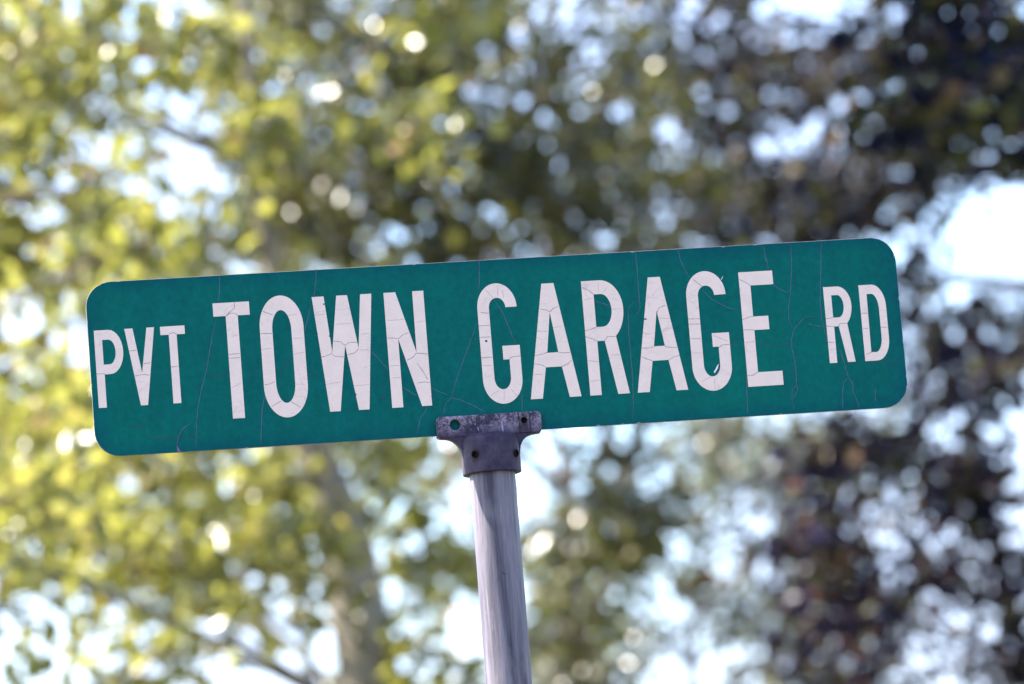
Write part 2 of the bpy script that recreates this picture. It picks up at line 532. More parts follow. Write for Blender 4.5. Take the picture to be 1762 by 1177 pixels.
LETTER_CRACKS = {
    'T': [[(-288.4,160.5), (-289.2,154.4), (-295.1,150.1), (-298.6,146.2)], [(-298.6,146.6), (-294.2,149.1), (-288.7,148.8), (-286.1,146.4)], [(-298.7,103.9), (-286.9,104.1)], [(-298.6,99.6), (-287.3,99.5)], [(-298.6,66.8), (-287.8,71.7)], [(-295.1,123.2), (-286.8,124.5)]],
    'P': [[(-443.1,91.1), (-434.4,90.9)]],
    'V': [[(-401.9,86.1), (-397.3,87.3), (-391.8,87.4), (-386.4,86.1)], [(-406.4,114.1), (-399.1,114.6)], [(-391.9,99.4), (-384.6,99.9)]],
    't': [[(-362.1,130.0), (-357.7,131.9), (-354.0,129.7)], [(-362.2,93.9), (-354.3,94.3)]],
    'O': [[(-258.6,149.3), (-247.9,144.4)], [(-256.4,43.7), (-245.6,49.0)], [(-234.6,47.9), (-225.1,40.8)], [(-262.7,124.8), (-250.3,124.0)], [(-262.2,68.2), (-256.1,68.7), (-250.8,71.2)], [(-228.5,99.5), (-216.0,101.5)], [(-227.8,117.1), (-216.1,117.3)], [(-229.6,67.1), (-217.7,65.8)], [(-263.2,107.2), (-250.5,107.9)], [(-232.0,142.5), (-221.2,143.7)]],
    'W': [[(-198.1,94.9), (-192.5,95.8), (-186.8,97.9), (-185.7,100.6)], [(-183.5,111.6), (-175.7,110.2), (-171.4,106.3)], [(-171.0,106.2), (-166.6,109.1), (-157.7,108.8)], [(-168.5,95.8), (-161.0,97.3), (-156.8,101.5)], [(-156.5,101.1), (-144.0,99.0)], [(-185.9,96.9), (-184.2,94.9), (-173.6,93.4)], [(-201.5,141.2), (-190.9,141.5)], [(-180.7,130.1), (-162.6,130.0)], [(-153.9,117.3), (-142.2,117.9)], [(-195.7,64.1), (-178.1,66.3)], [(-164.6,61.2), (-148.0,61.1)]],
    'N': [[(-124.0,111.4), (-116.5,111.0), (-112.5,109.8)], [(-112.1,109.9), (-107.9,113.6), (-100.7,116.0)], [(-104.7,85.5), (-97.8,88.4), (-93.8,93.2)], [(-93.6,92.8), (-80.9,91.1)], [(-92.1,127.0), (-81.2,127.9)], [(-123.5,80.1), (-111.8,80.8)], [(-123.5,67.1), (-111.7,66.7)], [(-122.7,130.9), (-102.3,131.0)], [(-93.7,82.0), (-88.0,72.3), (-83.2,62.7)], [(-94.5,59.7), (-87.0,60.7), (-81.6,59.3)]],
    'G': [[(-19.3,133.5), (-8.6,131.9)], [(-23.0,118.7), (-10.2,118.9)], [(-24.0,106.1), (-10.7,105.8)], [(-23.1,83.2), (-10.6,83.4)], [(-22.8,74.8), (-11.0,74.1)], [(-13.4,159.9), (-4.1,148.5)], [(7.6,80.0), (11.1,82.1), (20.5,82.8)], [(1.8,163.2), (1.1,150.1)], [(7.0,158.2), (7.1,147.8)], [(-15.5,40.8), (-5.7,46.7)], [(-0.2,45.4), (-1.5,34.3)], [(7.3,46.8), (14.1,38.0)]],
    'A': [[(46.8,133.7), (53.4,132.0), (57.2,129.9)], [(57.6,129.8), (61.0,133.4), (66.8,135.3)], [(37.2,82.3), (45.7,83.3), (50.7,84.9)], [(63.3,84.1), (70.0,83.2), (75.8,83.4)], [(35.9,73.4), (43.8,71.1), (47.5,68.6)], [(65.8,68.3), (72.7,70.8), (77.3,74.9)], [(41.5,109.2), (53.3,108.0)], [(59.3,111.9), (70.2,113.1)], [(33.6,61.1), (44.8,61.3)]],
    'R': [[(95.6,154.6), (101.9,151.4), (107.4,146.2)], [(94.7,106.2), (102.0,107.8), (107.0,109.6)], [(94.8,99.8), (101.1,97.0), (107.4,94.0)], [(115.7,94.2), (119.0,98.7), (128.0,97.8)], [(95.3,140.5), (106.7,142.3)], [(94.4,73.0), (106.4,71.0)], [(95.2,49.6), (106.6,50.8)], [(126.3,128.9), (138.6,128.2)], [(120.0,77.1), (131.0,78.3)], [(113.8,159.2), (113.2,147.9)], [(123.8,154.8), (118.4,147.3)]],
    'A2': [[(176.2,121.6), (178.8,127.1), (186.5,129.5)], [(156.6,83.3), (164.6,82.8), (169.4,84.2)], [(182.2,83.7), (188.0,82.0), (195.2,81.6)], [(154.8,73.7), (162.6,70.2), (166.2,68.5)], [(184.8,68.1), (189.9,71.0), (197.2,72.8)], [(175.9,115.6), (190.4,114.2)], [(158.0,100.1), (166.9,98.3)]],
    'G2': [[(220.3,156.2), (229.2,148.1)], [(210.5,112.6), (223.3,112.2)], [(210.0,106.8), (222.7,106.2)], [(211.0,90.4), (222.6,89.7)], [(210.0,74.5), (223.5,74.0)], [(219.7,41.9), (231.7,47.4)], [(241.8,78.2), (245.4,81.3), (256.6,81.4)], [(236.1,93.2), (253.3,85.0)], [(234.1,44.8), (233.6,32.6)]],
    'E': [[(271.9,153.4), (278.8,149.4), (283.4,146.1)], [(271.3,108.3), (279.1,110.7), (282.9,111.0)], [(270.9,97.0), (283.1,95.8)], [(271.4,45.3), (278.0,45.8), (283.4,48.7)], [(270.9,82.9), (282.8,82.6)]],
    'r': [[(364.9,103.7), (372.6,104.4)], [(364.5,95.4), (373.6,94.3)], [(378.5,94.2), (380.3,97.5), (387.9,97.2)], [(364.2,77.3), (372.3,76.8)], [(364.9,68.7), (372.3,68.3)]],
    'D': [[(405.2,107.5), (412.2,107.1)], [(405.7,90.5), (411.6,90.1)], [(407.4,61.1), (412.3,63.0), (416.7,63.5)], [(425.4,90.6), (433.7,90.1)]],
}

# ------------------------------------------------------------------ ground
def terrain(x, y):
    return 0.10 * math.sin(x * 0.11 + 0.4) * math.sin(y * 0.09) * min(1, math.hypot(x, y) / 12)
bm = bmesh.new()
steps = [-1500, -600, -250, -120, -70] + list(range(-48, 49, 3)) + [70, 120, 250, 600, 1500]
grid = [[bm.verts.new((x, y, terrain(x, y) if max(abs(x), abs(y)) < 60 else 0)) for x in steps] for y in steps]
for j in range(len(steps) - 1):
    for i in range(len(steps) - 1):
        bm.faces.new((grid[j][i], grid[j][i + 1], grid[j + 1][i + 1], grid[j + 1][i]))
me = bpy.data.meshes.new('ground')
bm.to_mesh(me)
bm.free()
smooth(me)
g = link('ground', me, M_GROUND)
g['kind'] = 'structure'

# ------------------------------------------------------------------ the sign
PX = -0.0205                                        # post axis, x
sign = empty('street_name_sign', (0, 0, 0), 'green street sign with white cracked letters on a galvanised pipe post', 'street sign')
W2, H, RAD = 450.0, 191.9, 28.0

def rounded(x0, x1, z0, z1, r, n=10):
    return (arc(x1 - r, z1 - r, r, r, 0, 90, n) + arc(x0 + r, z1 - r, r, r, 90, 180, n)
            + arc(x0 + r, z0 + r, r, r, 180, 270, n) + arc(x1 - r, z0 + r, r, r, 270, 360, n))

blade = link('blade', flat('blade', [rounded(-W2, W2, 0, H, RAD)], -0.0013, 0.0013, 0.0003), M_ALU, sign)
blade.location.z = SIGN_Z

def film_outline():
    """The sheeting stops a hair inside the metal and is nibbled along its edge."""
    rnd = random.Random(3)
    src = rounded(-W2 + 0.15, W2 - 0.15, 0.15, H - 0.35, RAD - 0.15, 14)
    out = []
    for (x0, z0), (x1, z1) in zip(src, src[1:] + src[:1]):
        L = math.hypot(x1 - x0, z1 - z0)
        n = max(1, int(L / 3))
        for i in range(n):
            t = i / n
            x, z = x0 + (x1 - x0) * t, z0 + (z1 - z0) * t
            dx, dz = (x1 - x0) / max(L, 1e-6), (z1 - z0) / max(L, 1e-6)
            j = abs(rnd.gauss(0, 0.10)) + (rnd.uniform(0.5, 1.6) if rnd.random() < 0.03 else 0)
            out.append((x - dz * j, z + dx * j))
    return out
film = link('sheeting', flat('sheeting', [film_outline()], -0.0016, -0.00131), M_FILM, blade)
film['label'] = 'green reflective sheeting, faded and cracked'
link('back_sheeting', flat('back_sheeting', [rounded(-W2 + 0.6, W2 - 0.6, 0.6, H - 0.6, RAD - 0.6)], 0.00131, 0.0016), M_FILM, blade)

B, T = 34.0, 161.6                                   # big capitals
b, t = 53.7, 138.7                                   # small capitals
def G_outline(cx, l, r, il, ir):
    c2 = (il + ir) / 2
    return [arc(cx, 138, r - cx, 27, 0, 180, 24) + arc(cx, 58, cx - l, 27, 180, 360, 24)
            + [(r, 95.1), (r - 19.3, 95.1), (r - 19.3, 79.8), (ir, 79.8)]
            + arc(c2, 60, (ir - il) / 2, 13, 0, -180, 18) + arc(c2, 137.8, (ir - il) / 2, 11, 180, 0, 18)]
def A_outline(o, apex):
    return [[(50.3 + o, T), (63.8 + o, T), (84.7 + o, B), (71.7 + o, B), (65.6 + o, 68.4), (47.8 + o, 68.4), (41.7 + o, B), (28.3 + o, B)],
            [(57.0 + o, apex), (63.0 + o, 84.4), (50.7 + o, 84.4)]]
LETTERS = [
    ('P', [[(-443.4, t), (-428, t)] + arc(-428, 114.4, 15.0, 24.3, 90, -90) + [(-434.7, 90.1), (-434.7, b), (-443.4, b)],
           [(-435, 128)] + arc(-428.6, 114.4, 7.3, 13.6, 90, -90) + [(-435, 100.8)]]),
    ('V', [[(-410.3, t), (-401.4, t), (-394.1, 89.4), (-386.2, t), (-377.9, t), (-390.1, b), (-397.8, b)]]),
    ('t', [[(-371.5, t), (-344.8, t), (-344.8, 129.4), (-353.9, 129.4), (-353.9, b), (-362.5, b), (-362.5, 129.4), (-371.5, 129.4)]]),
    ('T', [[(-312.6, 161), (-272.8, 161), (-272.8, 146.3), (-286, 146.3), (-286, 33.1), (-299.2, 33.1), (-299.2, 146.3), (-312.6, 146.3)]]),
    ('O', [arc(-239.1, 130.5, 24.0, 35, 0, 180, 26) + arc(-239.1, 65.7, 24.0, 35, 180, 360, 26),
           arc(-239.1, 127.5, 10.4, 21.8, 0, 180, 20) + arc(-239.1, 68.5, 10.4, 21.8, 180, 360, 20)]),
    ('W', [[(-203.9, T), (-190.8, T), (-185.7, 99.7), (-176.9, T), (-165, T), (-156.6, 102), (-150.6, T), (-138.2, T), (-149.7, B), (-161.3, B), (-171.2, 106.2), (-181.4, B), (-192.9, B)]]),
    ('N', [[(-124.8, T), (-111.8, T), (-93.4, 93.7), (-93.1, T), (-80.8, T), (-80.8, B), (-91.8, B), (-112.4, 109.8), (-112.5, B), (-124.8, B)]]),
    ('G', G_outline(-0.9, -22.7, 20.9, -9.9, 8.4)),
    ('A', A_outline(0, 129.5)),
    ('R', [[(94.5, T), (115, T)] + arc(115, 128.5, 24, 33.1, 90, 0) + arc(115, 128.5, 24, 36.0, -4, -56, 10) + [(138.6, B), (125.6, B), (115.5, 94), (107.2, 94), (107.2, B), (94.5, B)],
           [(107.4, 146.3)] + arc(115, 128, 11, 18.3, 90, -90) + [(107.4, 109.7)]]),
    ('A2', A_outline(119, 124)),
    ('G2', G_outline(232.6, 210.5, 254.7, 223.6, 241.8)),
    ('E', [[(271, 161.3), (309.2, 161.3), (309.2, 145.9), (283.4, 145.9), (283.4, 111), (300.4, 111), (300.4, 95.8), (283.4, 95.8), (283.4, 48.6), (310.8, 48.6), (310.8, 32.9), (271, 32.9)]]),
    ('r', [[(364.8, t + .4), (380, t + .4)] + arc(380, 117.6, 15, 21.5, 90, 0) + arc(380, 117.6, 15, 24.5, -4, -56, 10) + [(394, b), (385.3, b), (378.6, 94.4), (373.4, 94.4), (373.2, b), (364.8, b)],
           [(373.2, 129.5)] + arc(379.5, 116.9, 6.7, 12.6, 90, -90) + [(373.2, 104.3)]]),
    ('D', [[(404.9, 138.9), (419, 138.9)] + arc(419, 114, 15, 24.9, 90, 0) + arc(419, 78, 15, 24.5, 0, -90) + [(404.9, 53.5)],
           [(413.2, 128.6)] + arc(418, 111, 7.8, 17.6, 90, 0) + arc(418, 80, 7.8, 17, 0, -90) + [(412.6, 63)]]),
]
Y_LET = -0.00195
for nm, loops in LETTERS:
    lo = link('letter', flat('letter', loops, Y_LET, -0.00165), M_LETTER, blade)
    lo['label'] = 'white letter ' + nm[0].upper()

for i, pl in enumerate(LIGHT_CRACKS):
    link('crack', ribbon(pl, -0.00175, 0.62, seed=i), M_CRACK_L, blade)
    link('crack_shade', ribbon([(x - 0.55, z - 0.1) for x, z in pl], -0.00170, 0.75, seed=i), M_CRACK_D, blade)  # dark strip painted as the shadow along one side of the crack
for i, pl in enumerate(DARK_CRACKS):
    link('crack', ribbon(pl, -0.00172, 0.8, jitter=0.5, seed=50 + i), M_CRACK_D, blade)
for nm in LETTER_CRACKS:
    for i, pl in enumerate(LETTER_CRACKS[nm]):
        main = len(pl) > 2 or i < 4
        link('crack', ribbon(pl, Y_LET - 0.0001, 0.5 if main else 0.26, taper=not main, jitter=0.2, seed=i), M_CRACK_T, blade)

def chip_or_shadow(x, z, pts, m, y=-0.0022):
    me = bpy.data.meshes.new('chip_or_shadow')
    me.from_pydata([((x + a) / 1000, y, (z + c_) / 1000) for a, c_ in pts], [], [tuple(range(len(pts)))])
    link('chip_or_shadow', me, m, blade)
def blob(r, seed, sx=1.0, sz=1.0):
    rnd = random.Random(seed)
    return [(math.cos(a_) * r * sx * rnd.uniform(.6, 1.2), math.sin(a_) * r * sz * rnd.uniform(.6, 1.2)) for a_ in [k * math.pi / 4 for k in range(8)]]
for i, (x, z, r, sx, sz) in enumerate([(-191, 153.1, 1.0, 1, 1), (-200.7, 121.1, .8, 1, 1.2), (-187.2, 117.5, .9, 1, 1.2), (-163.5, 51.3, 1.0, .7, 1.6),
                                       (-80.2, 44.3, 1.1, .7, 1.6), (-134.4, 46.3, 1.1, 2.0, .6), (-15.8, 101.5, 1.5, 1.1, .8), (-69.3, 88.8, .8, 1, 1),
                                       (164.4, 135.9, .8, .8, 1.3), (162.5, 115.3, 1.5, 1.5, .6), (-437.9, 148.4, .8, 1, 1), (30, 118, .5, 1, 1), (332, 61, .5, 1, 1)]):
    chip_or_shadow(x, z, blob(r, i, sx, sz), M_CHIP_SHADOW)
chip_or_shadow(237.2, 55.6, [(3.6, 5.2), (1.2, 3.2), (-.8, -.2), (-3.6, -4.2), (-2.2, -4.8), (-.2, -2.4), (1.6, .4), (2.0, 2.2)], M_PEEL)
chip_or_shadow(239.2, 54.6, [(2.4, 5.4), (1.6, 5.4), (.1, 2.0), (-2.0, -2.2), (-1.6, -2.4), (.5, .3)], M_CHIP_SHADOW, -0.0021)  # painted shadow of the peeled flake
chip_or_shadow(-361.1, 3.2, [(-1.2, 3.6), (.6, 2.2), (2.8, -2.6), (-1.0, -2.9)], M_PURPLE)
chip_or_shadow(252, 155.8, [(-1, -1.4), (1.2, 2.4), (1.5, 2.2), (-.3, -1.6)], M_PEEL)

# ---- bracket
brk = link('bracket', flat('bracket', [rounded(-78.6 + 20.5, 37.2 + 20.5, -3.6, 20.0, 5, 6), arc(-58.1 + 20.5, 10.3, 5.8, 5.8, 0, 350, 24)], -0.0085, -0.0026, 0.0012), M_CAST, sign)
brk.location = (PX, 0, SIGN_Z)
brk['label'] = 'violet-grey cast cap bracket with chalky corrosion'
smooth(brk.data, 40)
bk = link('back_plate', flat('back_plate', [rounded(-78.6 + 20.5, 37.2 + 20.5, -3.6, 20.0, 5, 6)], 0.0026, 0.0085, 0.0012), M_CAST, brk)
web_l = arc(-50.5, -23.0, 18.5, 19.0, 90, 0, 12)
web_r = arc(50.5, -23.0, 18.5, 19.0, 180, 90, 12)
web = [(-56, -3.3)] + web_l + [(-30, -36), (30, -36)] + web_r + [(56, -3.3)] + [(56, -2.2), (-56, -2.2)]
link('web', flat('web', [web], -0.0078, 0.0078, 0.001), M_CAST, brk)
slv = link('sleeve', lathe([(0.0262, -0.0300), (0.0262, -0.0449), (0.0268, -0.0452), (0.0316, -0.0452), (0.0321, -0.0446), (0.0320, -0.020), (0.0318, -0.0090), (0.0308, -0.0050), (0.0270, -0.0022), (0.0160, -0.0012)], 72, 'sleeve'), M_CAST, brk)
tab = link('bolt_tab', flat('bolt_tab', [rounded(33.4, 43.9, -2.9, 19.2, 1.2, 3), arc(38.2, 10.5, 3.4, 3.4, 0, 345, 20)], -0.0100, -0.0086, 0.0004), M_CAST, brk)
def stud(loc, direction, r, ringm, name):
    """A recessed screw: rusty ring with a dark hex socket."""
    prof = [(r * 1.45, -0.0012), (r * 1.45, 0.0009), (r * 1.25, 0.0014), (r * 1.05, 0.0015), (r * 0.92, 0.0007), (r * 0.5, 0.0005)]
    me = lathe(prof, 20, name)
    me.materials.append(ringm)
    me.materials.append(M_HOLE)
    for p in me.polygons:
        c_ = p.center
        if math.hypot(c_.x, c_.y) < r * 1.0:
            p.material_index = 1
    o = link(name, me, None, brk)
    o.location = loc
    o.rotation_euler = Vector(direction).to_track_quat('Z', 'Y').to_euler()
    return o
stud((0.0382, -0.0088, 0.0105), (0, -1, 0), 0.0028, M_RUST, 'bolt')
for a_, z_ in ((-39.4, -0.0255), (51.5, -0.0265)):
    d_ = (math.sin(math.radians(a_)), -math.cos(math.radians(a_)), 0)
    stud((d_[0] * 0.0320, d_[1] * 0.0320, z_), d_, 0.0030, M_RUST, 'set_screw')

# casting seams and chalk runs on the front plate
def runs(name, x, z0, z1, w, m, seed):
    me = ribbon([(x, z1), (x + .6, (z0 + z1) / 2), (x + 1.2, z0)], -0.00875, w, jitter=.35, seed=seed)
    return link(name, me, m, brk)
M_CHALK = plain('chalk_run', (0.22, 0.20, 0.30), 0.8)
M_SEAM = plain('dark_seam', (0.010, 0.006, 0.024), 0.8)
runs('seam', -14.3, -2.2, 17.6, 1.1, M_SEAM, 1)
runs('seam', 32.6, -3.0, 19.0, 1.2, M_SEAM, 4)
runs('seam', 44.2, -3.0, 19.0, 1.0, M_SEAM, 5)
runs('chalk_run', -13.3, 1.5, 8.5, 1.2, M_CHALK, 2)
runs('chalk_run', 13.5, -1.5, 12.0, 1.6, M_CHALK, 3)

# ---- post
bm = bmesh.new()
N, rings = 64, []
zs = [-0.55, 0.02] + [0.1 * k for k in range(1, 22)] + [SIGN_Z - 0.012]
for z in zs:
    rings.append([bm.verts.new((0.02505 * math.cos(2 * math.pi * k / N), 0.02505 * math.sin(2 * math.pi * k / N), z)) for k in range(N)])
for a_, b_ in zip(rings, rings[1:]):
    for k in range(N):
        bm.faces.new((a_[k], a_[(k + 1) % N], b_[(k + 1) % N], b_[k]))
bm.faces.new(rings[-1])
bmesh.ops.recalc_face_normals(bm, faces=bm.faces)
me = bpy.data.meshes.new('post')
bm.to_mesh(me)
bm.free()
smooth(me, 40)
post = link('post', me, M_PIPE, sign)
post.location = (PX, 0, 0)
# nick in the galvanising
me = bpy.data.meshes.new('nick')
me.from_pydata([(x / 1000, -math.sqrt(0.02505 ** 2 - (x / 1000) ** 2) - 0.0002, SIGN_Z - 0.1575 + z / 1000) for x, z in
                [(-2.6, 1.6), (-.6, 1.5), (2.6, -.6), (3.2, -1.6), (1.6, -1.4), (-1.4, .2)]], [], [(0, 1, 2, 3, 4, 5)])
link('nick', me, M_CHIP_SHADOW, post)
me = bpy.data.meshes.new('nick')
me.from_pydata([(x / 1000, -math.sqrt(0.02505 ** 2 - (x / 1000) ** 2) - 0.0002, SIGN_Z - 0.161 + z / 1000) for x, z in
                [(-9.4, -.6), (-8.2, .8), (-6.6, 2.2), (-7.0, -.4), (-8.4, -1.8)]], [], [(0, 1, 2, 3, 4)])
link('nick', me, M_PURPLE, post)

# ------------------------------------------------------------------ trees
def leaf_mesh(name, C, size, up_bias, rng):
    """C: n x 3 leaf bases. One folded two-triangle leaf each, tint stored per face."""
    n = len(C)
    nrm = rng.normal(size=(n, 3)); nrm[:, 2] += up_bias
    nrm /= np.linalg.norm(nrm, axis=1, keepdims=True)
    ax = rng.normal(size=(n, 3)); ax[:, 2] -= 0.35
    ax -= nrm * (ax * nrm).sum(1, keepdims=True)
    ax /= np.linalg.norm(ax, axis=1, keepdims=True)
    sd = np.cross(nrm, ax)
    L = size * rng.uniform(0.65, 1.25, (n, 1)); Wd = L * rng.uniform(0.28, 0.40, (n, 1))
    fo = Wd * rng.uniform(0.1, 0.5, (n, 1))
    V = np.stack([C, C + ax * L * 0.45 + sd * Wd + nrm * fo, C + ax * L - nrm * L * 0.12, C + ax * L * 0.45 - sd * Wd + nrm * fo], 1).reshape(-1, 3)
    idx = np.arange(n)[:, None] * 4
    F = np.concatenate([idx + [0, 2, 1], idx + [0, 3, 2]], 1).reshape(-1).astype(np.int32)
    me = bpy.data.meshes.new(name)
    me.vertices.add(len(V)); me.vertices.foreach_set('co', V.astype(np.float32).ravel())
    me.loops.add(len(F)); me.loops.foreach_set('vertex_index', F)
    me.polygons.add(2 * n); me.polygons.foreach_set('loop_start', np.arange(0, 6 * n, 3, dtype=np.int32))
    a_ = me.attributes.new('tint', 'FLOAT', 'FACE')
    me.update(calc_edges=True)
    a_.data.foreach_set('value', np.repeat(rng.random(n), 2).astype(np.float32))
    return me

def tree(name, label, trunk_pts, trunk_r, boughs, leaf_m, bark_m, leaf=0.08, seed=0, top=None, extra=12, extra_r=(0.7, 1.1), dens=1.0, fork=3.1, droop=0.2):
    """trunk_pts: world points from the ground up; boughs: (centre, radius, leaves per m3 factor, squash)."""
    rnd = random.Random(seed)
    rng = np.random.default_rng(seed)
    base = trunk_pts[0].copy()
    root = empty(name, base, label, 'tree')
    # trunk
    P = []
    for a_, b_ in zip(trunk_pts, trunk_pts[1:]):
        k = max(2, int((b_ - a_).length / 0.35))
        P += [a_.lerp(b_, i / k) for i in range(k)]
    P.append(trunk_pts[-1])
    P = [p + Vector((rnd.gauss(0, .012), rnd.gauss(0, .012), 0)) for p in P]
    hs = [p.z for p in P]
    rad = [trunk_r * (1 - 0.6 * i / (len(P) - 1)) * (1 - 0.66 * min(1, max(0, (p.z - fork) / 0.7))) * (1 + 0.55 * math.exp(-max(0, p.z) / 0.25)) for i, p in enumerate(P)]
    V, F = [], []
    tube_into(V, F, [p - base for p in P], rad, 14, 0.05, rnd)
    me = bpy.data.meshes.new('trunk')
    me.from_pydata(V, [], F)
    smooth(me)
    link('trunk', me, bark_m, root)
    # boughs outside the photograph complete the crown
    boughs = list(boughs)
    tip = P[-1]
    ext = top or 2.6
    tries = 0
    n_ex = 0
    while n_ex < extra and tries < 600:
        tries += 1
        r = rnd.uniform(*extra_r)
        an = rnd.uniform(0, 2 * math.pi)
        rr = ext * math.sqrt(rnd.random())
        c = Vector((tip.x + math.cos(an) * rr, tip.y + math.sin(an) * rr, rnd.uniform(max(2.6, tip.z - 2.5), tip.z + 1.2) - 0.25 * rr))
        x, y, z = to_px(c)
        m = r * FPX / max(z, 1) * 1.15
        if z < 8 or (-m < x < 1762 + m and -m < y < 1177 + m):
            continue
        boughs.append((c, r, 0.45, 0.8))
        n_ex += 1
    leaves = []
    for c, r, dn, sq in boughs:
        # limb from the trunk to the bough
        cand = [i for i, p in enumerate(P) if p.z < c.z + droop and i > len(P) * 0.3] or [len(P) // 2]
        i0 = min(cand, key=lambda i: (P[i] - c).length + (0.5 if droop < 0.5 else 0.0) * abs(P[i].z - (c.z - 0.7 * (P[i].xy - c.xy).length)))
        p0 = P[i0]
        mid = p0.lerp(c, 0.5) + Vector((rnd.uniform(-.15, .15), rnd.uniform(-.15, .15), 0.12 * (p0 - c).length))
        path = bez(p0, mid, c, 10)
        r0 = min(rad[i0] * 0.6, 0.005 + 0.0035 * (p0 - c).length)
        V, F = [], []
        tube_into(V, F, [p - base for p in path], [r0 * (1 - 0.75 * i / 10) for i in range(11)], 7, 0.06, rnd)
        # sprays: twigs with leaves
        ns = max(7, int(52 * dn * dens * (r / 0.6) ** 2))
        for _ in range(ns):
            d = Vector((rnd.gauss(0, 1), rnd.gauss(0, 1), rnd.gauss(0, 1))).normalized()
            q = c + Vector((d.x * r, d.y * r, d.z * r * sq)) * (rnd.random() ** 0.45)
            s0 = path[rnd.randint(5, 10)]
            tw = bez(s0, s0.lerp(q, .5) + Vector((0, 0, rnd.uniform(0, .12))), q, 4)
            tube_into(V, F, [p - base for p in tw], [0.005, 0.004, 0.0035, 0.003, 0.0015], 4)
            k = rnd.randint(9, 20)
            along = rng.random(k)[:, None] ** 0.6
            sd = np.array(s0.lerp(q, 0.45)); qe = np.array(q)
            leaves.append(sd + (qe - sd) * along + rng.normal(0, 0.075 + 0.05 * r, (k, 3)) - np.array(base))
        me = bpy.data.meshes.new('limb')
        me.from_pydata(V, [], F)
        smooth(me)
        link('limb', me, bark_m, root)
    link('crown', leaf_mesh('crown', np.concatenate(leaves), leaf, 0.5, rng), leaf_m, root)
    return root

def trunk_at(pts, d, lead=None):
    """Trunk through picture points at distance d; carried straight down to the ground."""
    w = [at(x, y, d) for x, y in pts]
    dn = (w[0] - w[1]); dn = dn / abs(dn.z)
    foot = w[0] + dn * 0.35 * w[0].z
    g0 = Vector((foot.x, foot.y, -0.1))
    return [g0, Vector((foot.x, foot.y, 0.0)).lerp(w[0], 0.5) if w[0].z > 1 else g0.lerp(w[0], .5)] + w

def BH(lst, d, jit=0.8, seed=1):
    rnd = random.Random(seed)
    out = []
    for x, y, rpx, dn in lst:
        dd = d + rnd.uniform(-jit, jit)
        out.append((at(x, y, dd), rpx * dd / FPX, dn, 0.85))
    return out

OPEN = [(1680, 420, 125, 90), (1335, 215, 30, 45), (520, 125, 45, 45), (270, 300, 100, 80), (60, 300, 60, 60), (945, 820, 55, 65), (430, 1110, 70, 70), (60, 1060, 80, 70),
        (1230, 920, 55, 35), (690, 1050, 40, 50), (870, 70, 35, 35), (130, 600, 60, 60)]
def fill(x0, x1, y0, y1, n, r, dn, seed):
    """Extra small boughs spread through a stretch of the crown, leaving its openings free."""
    rnd = random.Random(seed)
    out = []
    while len(out) < n:
        x, y, rr = rnd.uniform(x0, x1), rnd.uniform(y0, y1), rnd.uniform(*r)
        if any(((x - a) / (ra + rr * .7)) ** 2 + ((y - c) / (rc + rr * .7)) ** 2 < 1 for a, c, ra, rc in OPEN):
            continue
        out.append((x, y, rr, dn * rnd.uniform(.7, 1.3)))
    return out

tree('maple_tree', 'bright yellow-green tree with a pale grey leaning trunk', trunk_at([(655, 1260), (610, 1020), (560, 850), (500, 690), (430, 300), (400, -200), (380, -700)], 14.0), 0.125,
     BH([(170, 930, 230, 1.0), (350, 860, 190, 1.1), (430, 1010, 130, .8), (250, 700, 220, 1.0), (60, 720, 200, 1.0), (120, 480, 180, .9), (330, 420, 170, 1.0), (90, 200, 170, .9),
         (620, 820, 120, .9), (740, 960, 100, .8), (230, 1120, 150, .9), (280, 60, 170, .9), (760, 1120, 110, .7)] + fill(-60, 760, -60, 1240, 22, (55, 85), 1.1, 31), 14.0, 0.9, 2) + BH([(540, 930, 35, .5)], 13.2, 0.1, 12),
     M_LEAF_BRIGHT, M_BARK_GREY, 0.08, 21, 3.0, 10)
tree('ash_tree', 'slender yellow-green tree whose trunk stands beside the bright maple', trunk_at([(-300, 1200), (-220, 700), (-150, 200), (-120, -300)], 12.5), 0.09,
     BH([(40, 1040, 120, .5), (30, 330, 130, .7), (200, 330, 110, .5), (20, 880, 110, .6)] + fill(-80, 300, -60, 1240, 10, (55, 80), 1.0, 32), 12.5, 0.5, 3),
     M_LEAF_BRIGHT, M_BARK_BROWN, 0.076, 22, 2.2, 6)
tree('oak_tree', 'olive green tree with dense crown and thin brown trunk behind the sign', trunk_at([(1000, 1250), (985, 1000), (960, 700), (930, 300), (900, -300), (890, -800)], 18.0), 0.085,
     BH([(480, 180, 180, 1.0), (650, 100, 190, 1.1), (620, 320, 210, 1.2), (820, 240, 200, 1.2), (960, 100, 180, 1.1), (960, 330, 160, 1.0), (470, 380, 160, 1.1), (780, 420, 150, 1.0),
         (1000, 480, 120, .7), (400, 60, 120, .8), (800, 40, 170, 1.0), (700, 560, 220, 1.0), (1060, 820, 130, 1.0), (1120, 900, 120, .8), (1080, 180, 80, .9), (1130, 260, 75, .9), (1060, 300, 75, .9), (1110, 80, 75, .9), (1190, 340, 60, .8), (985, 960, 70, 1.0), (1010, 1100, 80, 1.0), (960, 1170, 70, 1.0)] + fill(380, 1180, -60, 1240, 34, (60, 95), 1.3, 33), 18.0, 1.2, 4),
     M_LEAF_OLIVE, M_BARK_BROWN, 0.08, 23, 3.2, 16)
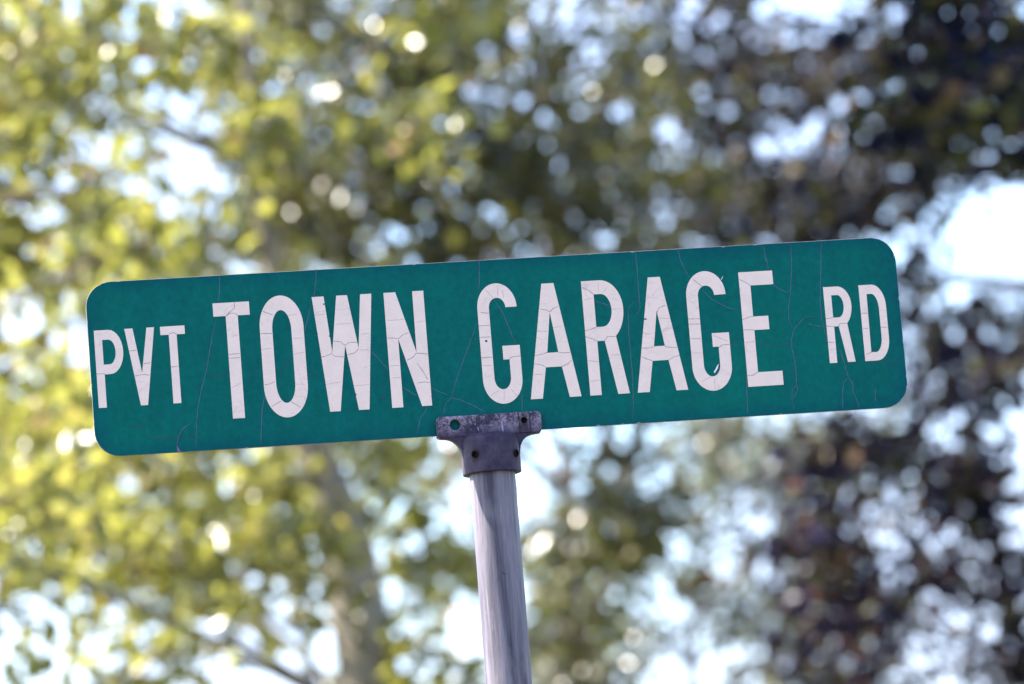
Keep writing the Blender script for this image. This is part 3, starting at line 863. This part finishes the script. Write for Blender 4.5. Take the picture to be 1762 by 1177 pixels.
tree('elm_tree', 'dark leaved tree with many sky gaps and a brown limb behind the sign', trunk_at([(1960, 1250), (1900, 900), (1840, 500), (1790, 100), (1760, -400)], 20.0), 0.12,
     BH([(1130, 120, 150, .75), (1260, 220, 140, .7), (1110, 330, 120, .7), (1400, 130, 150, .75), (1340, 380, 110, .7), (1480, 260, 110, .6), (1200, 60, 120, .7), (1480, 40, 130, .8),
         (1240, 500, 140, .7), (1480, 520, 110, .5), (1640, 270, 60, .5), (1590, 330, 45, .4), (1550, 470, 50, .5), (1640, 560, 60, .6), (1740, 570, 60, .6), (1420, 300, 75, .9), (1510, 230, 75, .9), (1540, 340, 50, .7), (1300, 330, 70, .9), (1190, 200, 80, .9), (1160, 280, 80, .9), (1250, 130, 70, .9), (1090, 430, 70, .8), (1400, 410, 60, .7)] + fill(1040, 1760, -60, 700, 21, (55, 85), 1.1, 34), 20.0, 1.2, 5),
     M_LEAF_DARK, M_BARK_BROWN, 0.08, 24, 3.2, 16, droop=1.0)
tree('hornbeam_tree', 'dark leaved tree with overhanging boughs against open sky', trunk_at([(2300, 1250), (2250, 800), (2160, 300), (2060, -100), (2000, -500)], 13.5), 0.10,
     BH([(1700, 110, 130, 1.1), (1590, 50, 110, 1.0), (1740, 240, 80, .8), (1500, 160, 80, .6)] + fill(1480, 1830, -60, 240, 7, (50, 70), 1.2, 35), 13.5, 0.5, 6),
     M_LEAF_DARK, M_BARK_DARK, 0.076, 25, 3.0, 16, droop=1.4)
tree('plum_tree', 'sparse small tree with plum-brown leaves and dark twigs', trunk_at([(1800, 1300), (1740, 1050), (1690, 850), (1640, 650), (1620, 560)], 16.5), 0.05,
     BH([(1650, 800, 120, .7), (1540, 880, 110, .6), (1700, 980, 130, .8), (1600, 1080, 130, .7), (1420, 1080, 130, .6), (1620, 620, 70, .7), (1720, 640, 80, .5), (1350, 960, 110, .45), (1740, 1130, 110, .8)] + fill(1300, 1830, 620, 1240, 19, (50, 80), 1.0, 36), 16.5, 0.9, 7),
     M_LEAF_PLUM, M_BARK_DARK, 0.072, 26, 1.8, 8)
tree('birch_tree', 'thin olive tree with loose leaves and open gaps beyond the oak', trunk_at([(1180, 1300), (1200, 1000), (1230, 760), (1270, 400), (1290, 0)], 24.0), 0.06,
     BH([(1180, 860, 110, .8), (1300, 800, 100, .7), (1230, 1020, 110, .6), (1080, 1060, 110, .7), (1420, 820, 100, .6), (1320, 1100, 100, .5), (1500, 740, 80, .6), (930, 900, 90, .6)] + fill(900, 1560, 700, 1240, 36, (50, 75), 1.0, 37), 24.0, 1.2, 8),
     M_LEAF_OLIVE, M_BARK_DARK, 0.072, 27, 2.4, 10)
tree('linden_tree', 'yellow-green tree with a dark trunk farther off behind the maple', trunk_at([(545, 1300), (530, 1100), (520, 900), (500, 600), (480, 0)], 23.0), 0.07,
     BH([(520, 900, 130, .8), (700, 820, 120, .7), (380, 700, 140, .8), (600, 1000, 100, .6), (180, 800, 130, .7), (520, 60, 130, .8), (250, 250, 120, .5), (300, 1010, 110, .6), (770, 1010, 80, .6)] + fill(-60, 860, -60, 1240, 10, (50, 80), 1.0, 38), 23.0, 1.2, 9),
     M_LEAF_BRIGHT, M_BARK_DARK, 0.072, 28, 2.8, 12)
